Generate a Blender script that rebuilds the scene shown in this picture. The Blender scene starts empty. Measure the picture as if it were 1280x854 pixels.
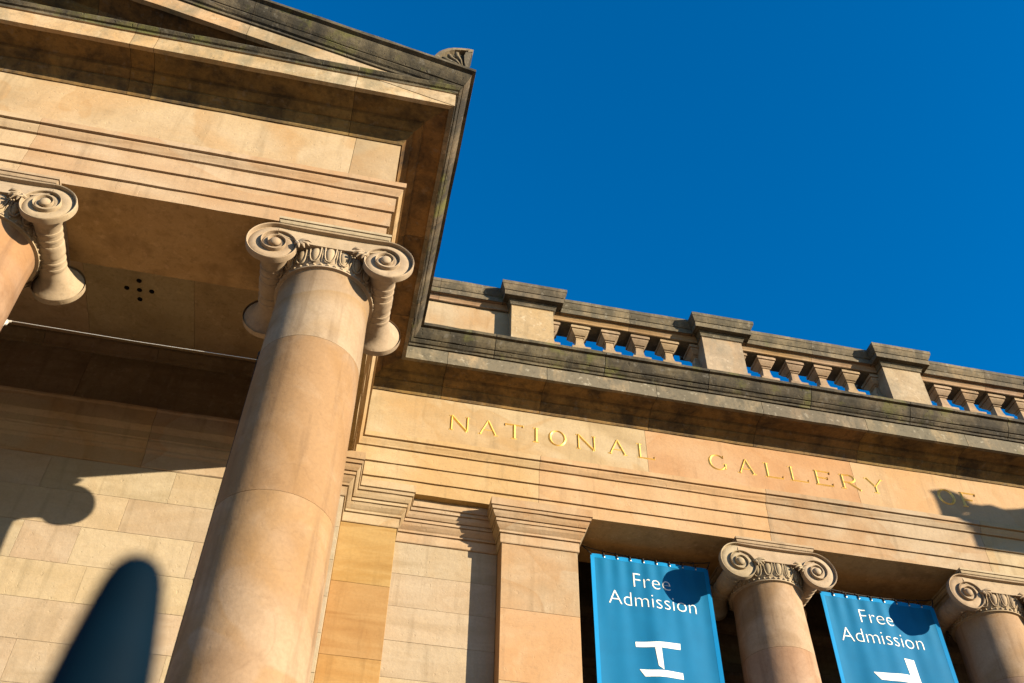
import bpy, bmesh, math, random
from mathutils import Vector, Matrix
random.seed(7)
R = math.radians
S = bpy.context.scene
COL = S.collection

# ------------------------------------------------------------------ camera
EYE = 1.6                                   # eye height above the ground
F_PX, PITCH, YAW, ROLL = 1265.84, R(46.7246), R(11.1649), R(1.0493)
fw = Vector((math.sin(YAW)*math.cos(PITCH), math.cos(YAW)*math.cos(PITCH), math.sin(PITCH)))
rt = Vector((math.cos(YAW), -math.sin(YAW), 0)); up = rt.cross(fw)
rt2 = rt*math.cos(ROLL)+up*math.sin(ROLL); up2 = -rt*math.sin(ROLL)+up*math.cos(ROLL)
cam_d = bpy.data.cameras.new('camera'); cam = bpy.data.objects.new('camera', cam_d); COL.objects.link(cam)
cam_d.sensor_width = 36; cam_d.lens = F_PX/1280*36; cam_d.clip_start = .05; cam_d.clip_end = 2000
cam.matrix_world = Matrix(((rt2.x, up2.x, -fw.x, 0), (rt2.y, up2.y, -fw.y, 0), (rt2.z, up2.z, -fw.z, EYE), (0, 0, 0, 1)))
cam_d.dof.use_dof = True; cam_d.dof.focus_distance = 12.5; cam_d.dof.aperture_fstop = 3.0
S.camera = cam

# ------------------------------------------------------------------ sky and sun
SX, SZ = 1.22, .339                          # light travels (-SX, 1, -SZ)
ELEV = math.atan2(SZ, math.hypot(SX, 1)); AZ = math.atan2(SX, -1)      # bearing from +Y towards +X
W_ = bpy.data.worlds.new('World'); S.world = W_; W_.use_nodes = True
wn = W_.node_tree.nodes; wl = W_.node_tree.links
bg = wn['Background']; sky = wn.new('ShaderNodeTexSky'); sky.sky_type = 'NISHITA'; sky.sun_disc = False
sky.sun_elevation = ELEV; sky.sun_rotation = AZ
sky.altitude = 1200; sky.air_density = 1.0; sky.dust_density = 0.0; sky.ozone_density = 3.0
hs = wn.new('ShaderNodeHueSaturation'); hs.inputs['Saturation'].default_value = 1.36; hs.inputs['Hue'].default_value = .502
wl.new(sky.outputs[0], hs.inputs['Color']); wl.new(hs.outputs[0], bg.inputs[0]); bg.inputs[1].default_value = .092
sl = bpy.data.lights.new('sun', 'SUN'); sl.energy = 5.0; sl.angle = R(.5); sl.color = (1, .84, .60)
sun = bpy.data.objects.new('sun', sl); COL.objects.link(sun); sun.location = (20, -16, 12)
sun.rotation_euler = Vector((-SX, 1, -SZ)).to_track_quat('-Z', 'Y').to_euler()
S.view_settings.view_transform = 'Standard'; S.view_settings.look = 'None'; S.view_settings.gamma = 1
S.view_settings.exposure = 1.70
S.cycles.max_bounces = 8; S.cycles.diffuse_bounces = 6

# ------------------------------------------------------------------ materials
def new_mat(name):
    m = bpy.data.materials.new(name); m.use_nodes = True
    return m, m.node_tree.nodes, m.node_tree.links, m.node_tree.nodes['Principled BSDF']

ALB = .515
def stone(name, cols, stain=None, stain_amt=.5, bed=3.2, scale=1.1, grime=None, grime_amt=0., moss=None, moss_amt=0.,
          var=.16, bump=.35, rough=.9, warp=1.2, pits=.5, hue_var=.008, contrast=1.15, block_tint=.5, streak=.45):
    """bedded sandstone: wavy beds, iron stains, per-block tint, grain, pits; optional soot and moss patches"""
    m, n, l, b = new_mat(name)
    q_ = lambda c: tuple(x*ALB for x in c) if c else c
    mean = [sum(c[i] for c in cols)/len(cols) for i in range(3)]
    cols = [q_(tuple(mean[i]+(c[i]-mean[i])*contrast for i in range(3))) for c in cols]; stain, grime, moss = q_(stain), q_(grime), q_(moss)
    def N(t, **k):
        o = n.new(t)
        for a, v in k.items(): setattr(o, a, v)
        return o
    def noise(vec, sc, det=6, ro=.6, dist=0.):
        t = N('ShaderNodeTexNoise'); t.inputs['Scale'].default_value = sc; t.inputs['Detail'].default_value = det
        t.inputs['Roughness'].default_value = ro; t.inputs['Distortion'].default_value = dist
        l.new(vec, t.inputs['Vector']); return t.outputs['Fac']
    def ramp(fac, stops):
        r = N('ShaderNodeValToRGB'); e = r.color_ramp.elements
        while len(e) < len(stops): e.new(.5)
        for i, (p, c) in enumerate(stops): e[i].position = p; e[i].color = (*c, 1) if len(c) == 3 else c
        l.new(fac, r.inputs[0]); return r.outputs[0]
    def mix(f, a, c, mode='MIX'):
        x = N('ShaderNodeMix', data_type='RGBA', blend_type=mode)
        if isinstance(f, float): x.inputs[0].default_value = f
        else: l.new(f, x.inputs[0])
        for i, v in ((6, a), (7, c)):
            if isinstance(v, tuple): x.inputs[i].default_value = (*v, 1)
            else: l.new(v, x.inputs[i])
        return x.outputs[2]
    tc = N('ShaderNodeTexCoord'); oi = N('ShaderNodeObjectInfo')
    ml = N('ShaderNodeVectorMath', operation='MULTIPLY'); cb = N('ShaderNodeCombineXYZ')
    for i in range(3): l.new(oi.outputs['Random'], cb.inputs[i])
    l.new(cb.outputs[0], ml.inputs[0]); ml.inputs[1].default_value = (37, 53, 71)
    ad = N('ShaderNodeVectorMath', operation='ADD'); l.new(tc.outputs['Object'], ad.inputs[0]); l.new(ml.outputs[0], ad.inputs[1])
    v = ad.outputs[0]
    mp = N('ShaderNodeMapping'); l.new(v, mp.inputs[0]); mp.inputs['Scale'].default_value = (.6, .6, bed); mp.inputs['Rotation'].default_value = (.05, .09, 0)
    bedn = noise(mp.outputs[0], scale, 3.5, .5, warp)
    K = len(cols); c = ramp(bedn, [(.30+.40*i/(K-1), cols[i]) for i in range(K)])
    big = noise(v, .55, 4, .6, .6)
    if stain:
        c = mix(ramp(big, [(.44, (0, 0, 0)), (.62, (stain_amt*.8,)*3)]), c, stain)
        sw = noise(v, .42, 2.5, .5, 1.3); c = mix(ramp(sw, [(.505, (0, 0, 0)), (.515, (stain_amt*.55,)*3), (.60, (0.02,)*3)]), c, tuple(x*.88 for x in stain))
    pw = N('ShaderNodeMath', operation='POWER'); l.new(oi.outputs['Random'], pw.inputs[0]); pw.inputs[1].default_value = 2.5
    pm = N('ShaderNodeMath', operation='MULTIPLY'); l.new(pw.outputs[0], pm.inputs[0]); pm.inputs[1].default_value = block_tint
    if stain: c = mix(pm.outputs[0], c, tuple(x*1.06 for x in stain))
    # hairline veins of iron
    vein = noise(mp.outputs[0], 1.7, 5, .5, 1.6)
    vr = ramp(vein, [(.488, (0, 0, 0)), (.5, (.16,)*3), (.512, (0, 0, 0))])
    c = mix(vr, c, tuple(x*.72*q for x, q in zip(cols[0], (1, .86, .7))))
    sm_ = N('ShaderNodeMapping'); l.new(v, sm_.inputs[0]); sm_.inputs['Scale'].default_value = (5, 5, .35)
    st_ = noise(sm_.outputs[0], 1.6, 5, .6, .2); c = mix(ramp(st_, [(.54, (0, 0, 0)), (.74, (streak,)*3)]), c, tuple(x*q for x, q in zip(cols[0], (.62, .58, .52))))
    bl_ = noise(v, 3.1, 6, .62, .5); c = mix(ramp(bl_, [(.30, (.30,)*3), (.46, (0, 0, 0)), (.60, (0, 0, 0)), (.78, (.22,)*3)]), c, tuple(x*q for x, q in zip(cols[-2], (1.12, 1.08, .98))))
    fine = noise(v, 34, 5, .65); c = mix(ramp(fine, [(.3, (.2,)*3), (.6, (0, 0, 0))]), c, tuple(x*.6 for x in cols[0]))
    if grime:
        gm = N('ShaderNodeMapping'); l.new(v, gm.inputs[0]); gm.inputs['Scale'].default_value = (1.6, 1.6, .7)
        gn = noise(gm.outputs[0], 1.5, 9, .68, .3)
        lo = .62-.42*grime_amt
        c = mix(ramp(gn, [(lo, (0, 0, 0)), (lo+.22, (.96,)*3)]), c, grime)
        sp = noise(v, 16, 6, .7); c = mix(ramp(sp, [(.52, (0, 0, 0)), (.66, (.6*min(1, grime_amt+.2),)*3)]), c, tuple(x*.55 for x in grime))
        li = noise(v, 11, 4, .6); c = mix(ramp(li, [(.60, (0, 0, 0)), (.68, (.55*min(1, grime_amt+.15),)*3)]), c, tuple(min(.6, x*2.4+.06) for x in grime))
    if moss:
        mn = noise(v, 2.3, 7, .65); c = mix(ramp(mn, [(.66-.2*moss_amt, (0, 0, 0)), (.80-.2*moss_amt, (.8,)*3)]), c, moss)
    h = N('ShaderNodeHueSaturation'); l.new(c, h.inputs['Color'])
    mr = N('ShaderNodeMapRange'); l.new(oi.outputs['Random'], mr.inputs[0]); mr.inputs[3].default_value = 1-var; mr.inputs[4].default_value = 1+var*.6
    l.new(mr.outputs[0], h.inputs['Value'])
    fr = N('ShaderNodeMath', operation='MULTIPLY'); l.new(oi.outputs['Random'], fr.inputs[0]); fr.inputs[1].default_value = 7.31
    fr2 = N('ShaderNodeMath', operation='FRACT'); l.new(fr.outputs[0], fr2.inputs[0])
    mr2 = N('ShaderNodeMapRange'); l.new(fr2.outputs[0], mr2.inputs[0]); mr2.inputs[3].default_value = .5-hue_var; mr2.inputs[4].default_value = .5+hue_var
    l.new(mr2.outputs[0], h.inputs['Hue'])
    l.new(h.outputs[0], b.inputs['Base Color'])
    b.inputs['Roughness'].default_value = rough; b.inputs['Specular IOR Level'].default_value = .25
    # relief: grain, tooling and pits
    g1 = noise(v, 60, 4, .7); g2 = noise(v, 9, 6, .6); g3 = noise(v, 2.2, 3, .5)
    pit = noise(v, 19, 2, .5); pr = ramp(pit, [(.27, (0, 0, 0)), (.33, (1, 1, 1))])
    a1 = N('ShaderNodeMath', operation='MULTIPLY_ADD'); l.new(g1, a1.inputs[0]); a1.inputs[1].default_value = .25; l.new(g2, a1.inputs[2])
    a2 = N('ShaderNodeMath', operation='MULTIPLY_ADD'); l.new(pr, a2.inputs[0]); a2.inputs[1].default_value = pits; l.new(a1.outputs[0], a2.inputs[2])
    a3 = N('ShaderNodeMath', operation='MULTIPLY_ADD'); l.new(g3, a3.inputs[0]); a3.inputs[1].default_value = 1.5; l.new(a2.outputs[0], a3.inputs[2])
    bp = N('ShaderNodeBump'); bp.inputs['Strength'].default_value = bump; bp.inputs['Distance'].default_value = .012
    l.new(a3.outputs[0], bp.inputs['Height']); l.new(bp.outputs[0], b.inputs['Normal'])
    return m

def plain(name, col, rough=.5, metal=0., spec=.4, var=.0, nscale=8.):
    m, n, l, b = new_mat(name)
    t = n.new('ShaderNodeTexNoise'); t.inputs['Scale'].default_value = nscale; t.inputs['Detail'].default_value = 5
    tc = n.new('ShaderNodeTexCoord'); l.new(tc.outputs['Object'], t.inputs['Vector'])
    r = n.new('ShaderNodeValToRGB'); e = r.color_ramp.elements
    e[0].position = .3; e[0].color = (*[x*(1-var) for x in col], 1); e[1].position = .7; e[1].color = (*[min(1, x*(1+var)) for x in col], 1)
    l.new(t.outputs['Fac'], r.inputs[0]); l.new(r.outputs[0], b.inputs['Base Color'])
    b.inputs['Roughness'].default_value = rough; b.inputs['Metallic'].default_value = metal; b.inputs['Specular IOR Level'].default_value = spec
    return m

A, B_, C_, D_ = (.43, .325, .20), (.50, .385, .245), (.545, .43, .285), (.48, .355, .21)
M = {}
M['stone'] = stone('sandstone', [A, B_, C_, D_], (.51, .31, .14), .9, bed=1.3, scale=.75, var=.10, contrast=1.3, block_tint=.55, warp=1.6)
M['stone_pink'] = stone('pink sandstone', [(.28, .18, .112), (.365, .25, .168), (.42, .305, .215), (.32, .215, .135)], (.40, .225, .095), .95, bed=.7, scale=.8, warp=1.8, var=.10, contrast=1.5, streak=.5, pits=.15, bump=.3, hue_var=.012)
M['stone_yellow'] = stone('yellow sandstone', [(.40, .235, .08), (.46, .285, .105), (.50, .325, .13), (.43, .255, .085)], (.46, .235, .06), .4, bed=5, warp=.6, var=.08, bump=.15)
M['stone_wall'] = stone('pale ashlar sandstone', [(.43, .345, .235), (.48, .39, .275), (.52, .43, .31), (.47, .375, .255)], (.50, .355, .205), .5, bed=2.6, var=.07, bump=.6, pits=.3, block_tint=.3)
M['stone_carved'] = stone('carved sandstone', [(.43, .335, .225), (.50, .395, .27), (.55, .44, .305), (.48, .365, .235)], (.42, .30, .175), .35, bed=1.2, var=.03, bump=.25, grime=(.22, .175, .125), grime_amt=.12)
M['stone_corona'] = stone('streaked cornice stone', [(.38, .29, .18), (.46, .36, .235), (.50, .40, .275), (.43, .31, .18)], (.46, .30, .14), .5, grime=(.17, .15, .11), grime_amt=.80, moss=(.13, .14, .045), moss_amt=.1, bed=1.2)
M['stone_front_corona'] = stone('pale cornice stone', [(.46, .34, .205), (.57, .435, .28), (.63, .50, .345), (.53, .36, .19)], (.55, .32, .12), .75, grime=(.25, .215, .14), grime_amt=.36, moss=(.13, .14, .045), moss_amt=.05, bed=1.0)
M['stone_soot'] = stone('soot blackened stone', [(.12, .095, .06), (.16, .13, .08), (.20, .165, .105), (.14, .11, .07)], (.19, .14, .08), .4, grime=(.045, .039, .028), grime_amt=.62, moss=(.16, .16, .035), moss_amt=.62, bump=.9, bed=1.0, var=.1)
M['stone_soffit'] = stone('sooty shade darkened soffit stone', [(.19, .115, .040), (.25, .155, .056), (.29, .185, .072), (.21, .13, .045)], (.29, .15, .036), .65, grime=(.055, .037, .021), grime_amt=.46, bed=1.0, bump=.4, var=.1)  # sooty undersides, colour darkened further to deepen their shade
M['stone_rail'] = stone('weathered coping stone', [(.24, .19, .12), (.30, .24, .155), (.34, .275, .18), (.27, .21, .13)], (.29, .20, .11), .4, grime=(.11, .095, .068), grime_amt=.66, moss=(.14, .15, .04), moss_amt=.22, bump=.6, bed=2.5)
M['stone_ceiling'] = stone('brown ceiling stone', [(.50, .33, .125), (.57, .38, .15), (.62, .42, .18), (.53, .35, .13)], (.52, .31, .10), .45, grime=(.34, .215, .08), grime_amt=.28, bed=1.0, var=.06, bump=.2)
M['stone_shaded'] = stone('shade darkened inner stone', [(.15, .108, .064), (.19, .14, .085), (.22, .162, .10), (.17, .122, .072)], (.17, .115, .062), .4, grime=(.095, .066, .042), grime_amt=.4, var=.08, bump=.3)  # shade of tympanum and porch put into a darker stone colour
M['stone_orange'] = stone('orange sandstone', [(.46, .29, .15), (.52, .345, .185), (.55, .385, .22), (.49, .31, .155)], (.50, .27, .105), .6, bed=1.0, scale=.8, var=.02, warp=1.8)
M['stone_dim'] = stone('shade dimmed inner stone', [(.26, .19, .105), (.31, .23, .13), (.35, .26, .15), (.285, .205, .115)], (.28, .185, .09), .4, grime=(.19, .13, .07), grime_amt=.3, var=.08, bump=.3)  # inner frieze and crown: portico shade put in as a middling dark colour
M['stone_slab'] = stone('ceiling slab stone', [(.58, .43, .235), (.66, .50, .28), (.72, .55, .32), (.62, .46, .25)], (.60, .41, .19), .4, grime=(.44, .31, .15), grime_amt=.25, bed=1.0, var=.05, bump=.2)
M['stone_baluster'] = stone('tan baluster stone', [(.35, .25, .16), (.43, .315, .205), (.48, .36, .24), (.39, .28, .175)], (.41, .265, .135), .5, bed=1.0, var=.16, grime=(.16, .125, .08), grime_amt=.3)
M['stone_pier'] = stone('mottled pier stone', [(.38, .28, .18), (.47, .36, .24), (.53, .42, .295), (.43, .30, .18)], (.48, .30, .14), .6, bed=1.0, var=.10, grime=(.30, .255, .19), grime_amt=.35)
M['paving'] = stone('plaza paving stone', [(.46, .335, .215), (.54, .395, .255), (.60, .44, .285), (.50, .365, .23)], bed=.5, var=.0)
M['gold'] = plain('gilding', (.64, .40, .10), .40, .35, .5, .15, 30)
M['cloth'] = plain('blue banner cloth', (.002, .088, .20), .7, 0, .10, .06, 4)
M['hem'] = plain('bright blue hem', (.0005, .135, .33), .7, 0, .1, .04)
M['print'] = plain('white banner print', (.56, .56, .53), .6, 0, .3, .03)
M['cord'] = plain('black cord', (.016, .013, .012), .8)
M['steel'] = plain('bright wire', (.45, .43, .40), .4, .4)
M['void'] = plain('painted hole dark', (.006, .005, .004), .95, 0, .05)
M['navy'] = plain('shade darkened navy paint', (.0003, .0045, .010), .7, 0, .04, .2, 14)  # blue taken almost to black to paint the shade the post stands in
M['roof'] = plain('roof lead', (.16, .165, .17), .7, 0, .3, .1)

# ------------------------------------------------------------------ helpers
BASE = {}
def thing(name, label, cat, loc, group=None):
    o = bpy.data.objects.new(name, None); COL.objects.link(o); o.location = loc; o.empty_display_size = .3
    o['label'] = label; o['category'] = cat; o['kind'] = 'thing'
    if group: o['group'] = group
    return o
def wloc(p):
    v = Vector((0, 0, 0))
    while p is not None: v = v + p.location; p = p.parent
    return v
def mesh_from(name, verts, faces, mats, mi=None, smooth=False, off=Vector((0, 0, 0))):
    me = bpy.data.meshes.new(name); me.from_pydata([tuple(Vector(v)-off) for v in verts], [], faces)
    for m in (mats if isinstance(mats, (list, tuple)) else [mats]): me.materials.append(M[m])
    if mi: me.polygons.foreach_set('material_index', mi)
    bm = bmesh.new(); bm.from_mesh(me); bmesh.ops.recalc_face_normals(bm, faces=bm.faces[:]); bm.to_mesh(me); bm.free()
    if smooth: me.polygons.foreach_set('use_smooth', [True]*len(me.polygons))
    return me
def link(name, me, parent=None, loc=(0, 0, 0)):
    o = bpy.data.objects.new(name, me); COL.objects.link(o); o.parent = parent; o.location = loc; return o
def add(name, verts, faces, mats, parent=None, mi=None, smooth=False):
    """verts are in eye-based world coordinates (z above the eye); stored relative to the parent's base"""
    vs = [Vector((v[0], v[1], v[2]+EYE)) for v in verts]
    return link(name, mesh_from(name, vs, faces, mats, mi, smooth, wloc(parent)), parent)
def autosmooth(o, ang=35):
    me = o.data; me.polygons.foreach_set('use_smooth', [True]*len(me.polygons)); me.set_sharp_from_angle(angle=R(ang)); return o

def run(name, prof, place, a0, m0, a1, m1, mats, parent, segmat=None, jit=.003, rake=None):
    """one moulded stone: closed profile [(projection, z)] swept along a straight run; place(a, p) -> (x, y);
    ends are a + m*p so neighbouring stones mitre. segmat gives the material of each profile edge."""
    n = len(prof); L = abs(a1-a0); k = max(1, int(math.ceil(L/.28)))
    vs = []; fs = []; mi = []
    for i in range(k+1):
        t = i/k
        for (p, z) in prof:
            a = (a0+m0*p)*(1-t)+(a1+m1*p)*t
            jp = jz = 0
            if jit and 0 < i < k: jp = random.uniform(-jit, jit); jz = random.uniform(-jit, jit)
            x, y = place(a, p+jp)
            vs.append((x, y, z+jz+(rake(x) if rake else 0)))
    for i in range(k):
        for j in range(n):
            j2 = (j+1) % n
            fs.append((i*n+j, i*n+j2, (i+1)*n+j2, (i+1)*n+j)); mi.append(segmat[j] if segmat else 0)
    fs.append(tuple(range(n))); mi.append(segmat[0] if segmat else 0)
    fs.append(tuple(k*n+j for j in range(n))); mi.append(segmat[0] if segmat else 0)
    return add(name, vs, fs, mats, parent, mi)

def runs(name, prof, place, cuts, m0, m1, mats, parent, segmat=None, gap=.0022, rake=None, jit=.003):
    s = 1 if cuts[-1] > cuts[0] else -1; out = []
    for i in range(len(cuts)-1):
        f, e = i == 0, i == len(cuts)-2
        o = run(name, prof, place, cuts[i]+(0 if f else s*gap), m0 if f else 0, cuts[i+1]-(0 if e else s*gap), m1 if e else 0, mats, parent, segmat, jit, rake); out.append(o)
    return out

def block(name, x0, x1, y0, y1, z0, z1, mat, parent, g=.0012, c=.003, jit=.001):
    """ashlar block with small arris chamfers on its front (-y) face"""
    x0 += g; x1 -= g; z0 += g; z1 -= g
    r = lambda: random.uniform(-jit, jit)
    vs = [(x0, y1, z0), (x1, y1, z0), (x1, y1, z1), (x0, y1, z1),
          (x0, y0+c, z0), (x1, y0+c, z0), (x1, y0+c, z1), (x0, y0+c, z1),
          (x0+c, y0+r(), z0+c), (x1-c, y0+r(), z0+c), (x1-c, y0+r(), z1-c), (x0+c, y0+r(), z1-c)]
    fs = [(0, 1, 2, 3), (8, 9, 10, 11)]
    for a, b in ((0, 4), (4, 8)):
        for j in range(4): fs.append((a+j, a+(j+1) % 4, b+(j+1) % 4, b+j))
    return add(name, vs, fs, mat, parent)

def revolve(prof, seg, ax='z', c=(0, 0, 0), a0=0., a1=2*math.pi, close_ends=False):
    vs = []; fs = []; full = abs(a1-a0-2*math.pi) < 1e-6; k = seg if full else seg+1
    for i in range(k):
        a = a0+(a1-a0)*i/seg
        for (r, h) in prof:
            if ax == 'z': vs.append((c[0]+r*math.cos(a), c[1]+r*math.sin(a), c[2]+h))
            else: vs.append((c[0]+r*math.cos(a), c[1]+h, c[2]+r*math.sin(a)))
    n = len(prof)
    for i in range(seg):
        i2 = (i+1) % k
        for j in range(n-1): fs.append((i*n+j, i2*n+j, i2*n+j+1, i*n+j+1))
    return vs, fs
def join(*parts):
    V = []; F = []
    for v, f in parts:
        o = len(V); V += list(v); F += [tuple(i+o for i in q) for q in f]
    return V, F
def boxg(x0, x1, y0, y1, z0, z1):
    return ([(x0, y0, z0), (x1, y0, z0), (x1, y1, z0), (x0, y1, z0), (x0, y0, z1), (x1, y0, z1), (x1, y1, z1), (x0, y1, z1)],
            [(0, 3, 2, 1), (4, 5, 6, 7), (0, 1, 5, 4), (1, 2, 6, 5), (2, 3, 7, 6), (3, 0, 4, 7)])
def ellipsoid(c, r, nu=8, nv=6):
    vs = [(c[0], c[1], c[2]-r[2])]
    for j in range(1, nv):
        t = math.pi*j/nv
        for i in range(nu):
            a = 2*math.pi*i/nu
            vs.append((c[0]+r[0]*math.sin(t)*math.cos(a), c[1]+r[1]*math.sin(t)*math.sin(a), c[2]-r[2]*math.cos(t)))
    vs.append((c[0], c[1], c[2]+r[2])); fs = []
    for i in range(nu):
        fs.append((0, 1+(i+1) % nu, 1+i)); e = len(vs)-1; fs.append((e, e-nu+i, e-nu+(i+1) % nu))
        for j in range(nv-2): fs.append((1+j*nu+i, 1+j*nu+(i+1) % nu, 1+(j+1)*nu+(i+1) % nu, 1+(j+1)*nu+i))
    return vs, fs
def tube(pts, r, seg=6):
    vs = []; fs = []; pts = [Vector(p) for p in pts]
    for i, p in enumerate(pts):
        d = (pts[min(i+1, len(pts)-1)]-pts[max(i-1, 0)]).normalized()
        u = d.cross(Vector((.31, .17, .93))); u = u.normalized() if u.length > 1e-4 else Vector((1, 0, 0)); w = d.cross(u)
        rr = r[i] if isinstance(r, list) else r
        for k in range(seg):
            a = 2*math.pi*k/seg; vs.append(tuple(p+u*rr*math.cos(a)+w*rr*math.sin(a)))
    for i in range(len(pts)-1):
        for k in range(seg): fs.append((i*seg+k, i*seg+(k+1) % seg, (i+1)*seg+(k+1) % seg, (i+1)*seg+k))
    fs.append(tuple(range(seg))); fs.append(tuple((len(pts)-1)*seg+k for k in range(seg)))
    return vs, fs
def extrude_xz(poly, y0, y1):
    n = len(poly); vs = [(x, y0, z) for x, z in poly]+[(x, y1, z) for x, z in poly]
    fs = [tuple(range(n)), tuple(n+i for i in range(n))]+[(i, (i+1) % n, n+(i+1) % n, n+i) for i in range(n)]
    return vs, fs

# ------------------------------------------------------------------ measured levels (z above the eye) and planes
W = 10.0; P = 6.147; XP = -.058; BW = 9.52; RC = 10.264
Z0, ZF2, ZF1, ZCB, ZFB, ZFT, ZKB, ZKT, ZCY = 7.805, 7.988, 8.205, 8.434, 8.609, 9.477, 9.665, 9.8885, 10.189
CEIL = 9.05; GRD = -EYE; FLOOR = -1.0
BEAM = .94; CX = 7.06                                       # CX: middle of the wing
PXC = -5.2                                                  # middle of the portico
COLX = [-.533, -3.615, -6.755, -9.867]; COLY = P+.47
WCOLX = [5.47, 8.60]; WCOLY = W+.47
SLOPE = .275

arch = [(0, Z0), (0, ZF2-.010), (-.008, ZF2-.008), (-.008, ZF2), (.022, ZF2), (.022, ZF1-.010), (.014, ZF1-.008), (.014, ZF1), (.044, ZF1), (.044, ZCB-.010), (.037, ZCB-.008), (.037, ZCB-.002),
        (.066, ZCB), (.072, ZCB+.018), (.088, ZCB+.05), (.10, ZCB+.075), (.10, ZCB+.090), (.092, ZCB+.092), (.092, ZCB+.102), (.124, ZCB+.103), (.124, ZFB), (0, ZFB+.025), (-BEAM, ZFB+.025), (-BEAM, Z0)]
ARM = [0]*22+[1, 1]
frz = [(0, ZFB+.027), (0, ZFT+.03), (-.9, ZFT+.03), (-.9, ZFB+.027)]
corn = [(-.05, ZFT-.02), (.015, ZFT-.02), (.022, ZFT), (.024, ZFT+.02), (.045, ZFT+.05), (.085, ZFT+.085), (.105, ZFT+.105), (.105, ZFT+.125), (.13, ZFT+.13), (.165, ZFT+.145), (.20, ZFT+.165), (.215, ZKB+.012),
        (.30, ZKB+.014), (.44, ZKB+.014), (.445, ZKB-.012), (.4956, ZKB-.012), (.4956, ZKT-.014), (.484, ZKT-.012), (.484, ZKT), (.512, ZKT), (.514, ZKT+.03), (.512, ZKT+.033), (.514, ZKT+.037), (.535, ZKT+.045), (.56, ZKT+.075), (.562, ZKT+.085),
        (.552, ZKT+.088), (.552, ZKT+.098), (.572, ZKT+.100), (.592, ZKT+.125), (.612, ZKT+.16), (.626, ZKT+.195), (.636, ZKT+.225), (.640, ZKT+.247), (.679, ZKT+.252), (.679, ZCY), (.66, ZCY+.006), (-.05, ZCY+.05)]
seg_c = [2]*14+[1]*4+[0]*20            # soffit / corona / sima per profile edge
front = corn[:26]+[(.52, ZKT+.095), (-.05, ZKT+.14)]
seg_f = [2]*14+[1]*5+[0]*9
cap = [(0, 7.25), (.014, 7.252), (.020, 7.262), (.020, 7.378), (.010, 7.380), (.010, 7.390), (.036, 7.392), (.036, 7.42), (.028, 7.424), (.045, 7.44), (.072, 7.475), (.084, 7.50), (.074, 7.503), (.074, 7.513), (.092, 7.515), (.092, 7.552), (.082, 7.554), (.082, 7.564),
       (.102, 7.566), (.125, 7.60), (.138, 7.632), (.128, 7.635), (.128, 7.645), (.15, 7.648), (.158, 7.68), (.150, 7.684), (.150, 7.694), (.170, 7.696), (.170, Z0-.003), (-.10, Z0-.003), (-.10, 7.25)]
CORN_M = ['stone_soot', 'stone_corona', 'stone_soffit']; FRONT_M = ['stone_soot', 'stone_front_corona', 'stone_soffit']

# ------------------------------------------------------------------ ground
g = add('ground', [(-300, -300, GRD), (300, -300, GRD), (300, 300, GRD), (-300, 300, GRD)], [(0, 1, 2, 3)], 'paving'); g['kind'] = 'structure'
for i in range(3):
    s = add('step', *boxg(-12.2+.0+.3*i, 26, 4.9+.32*i, 30, GRD+.002+.2*i-.001*i, GRD+.2*(i+1)), 'paving'); s['kind'] = 'structure'

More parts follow.
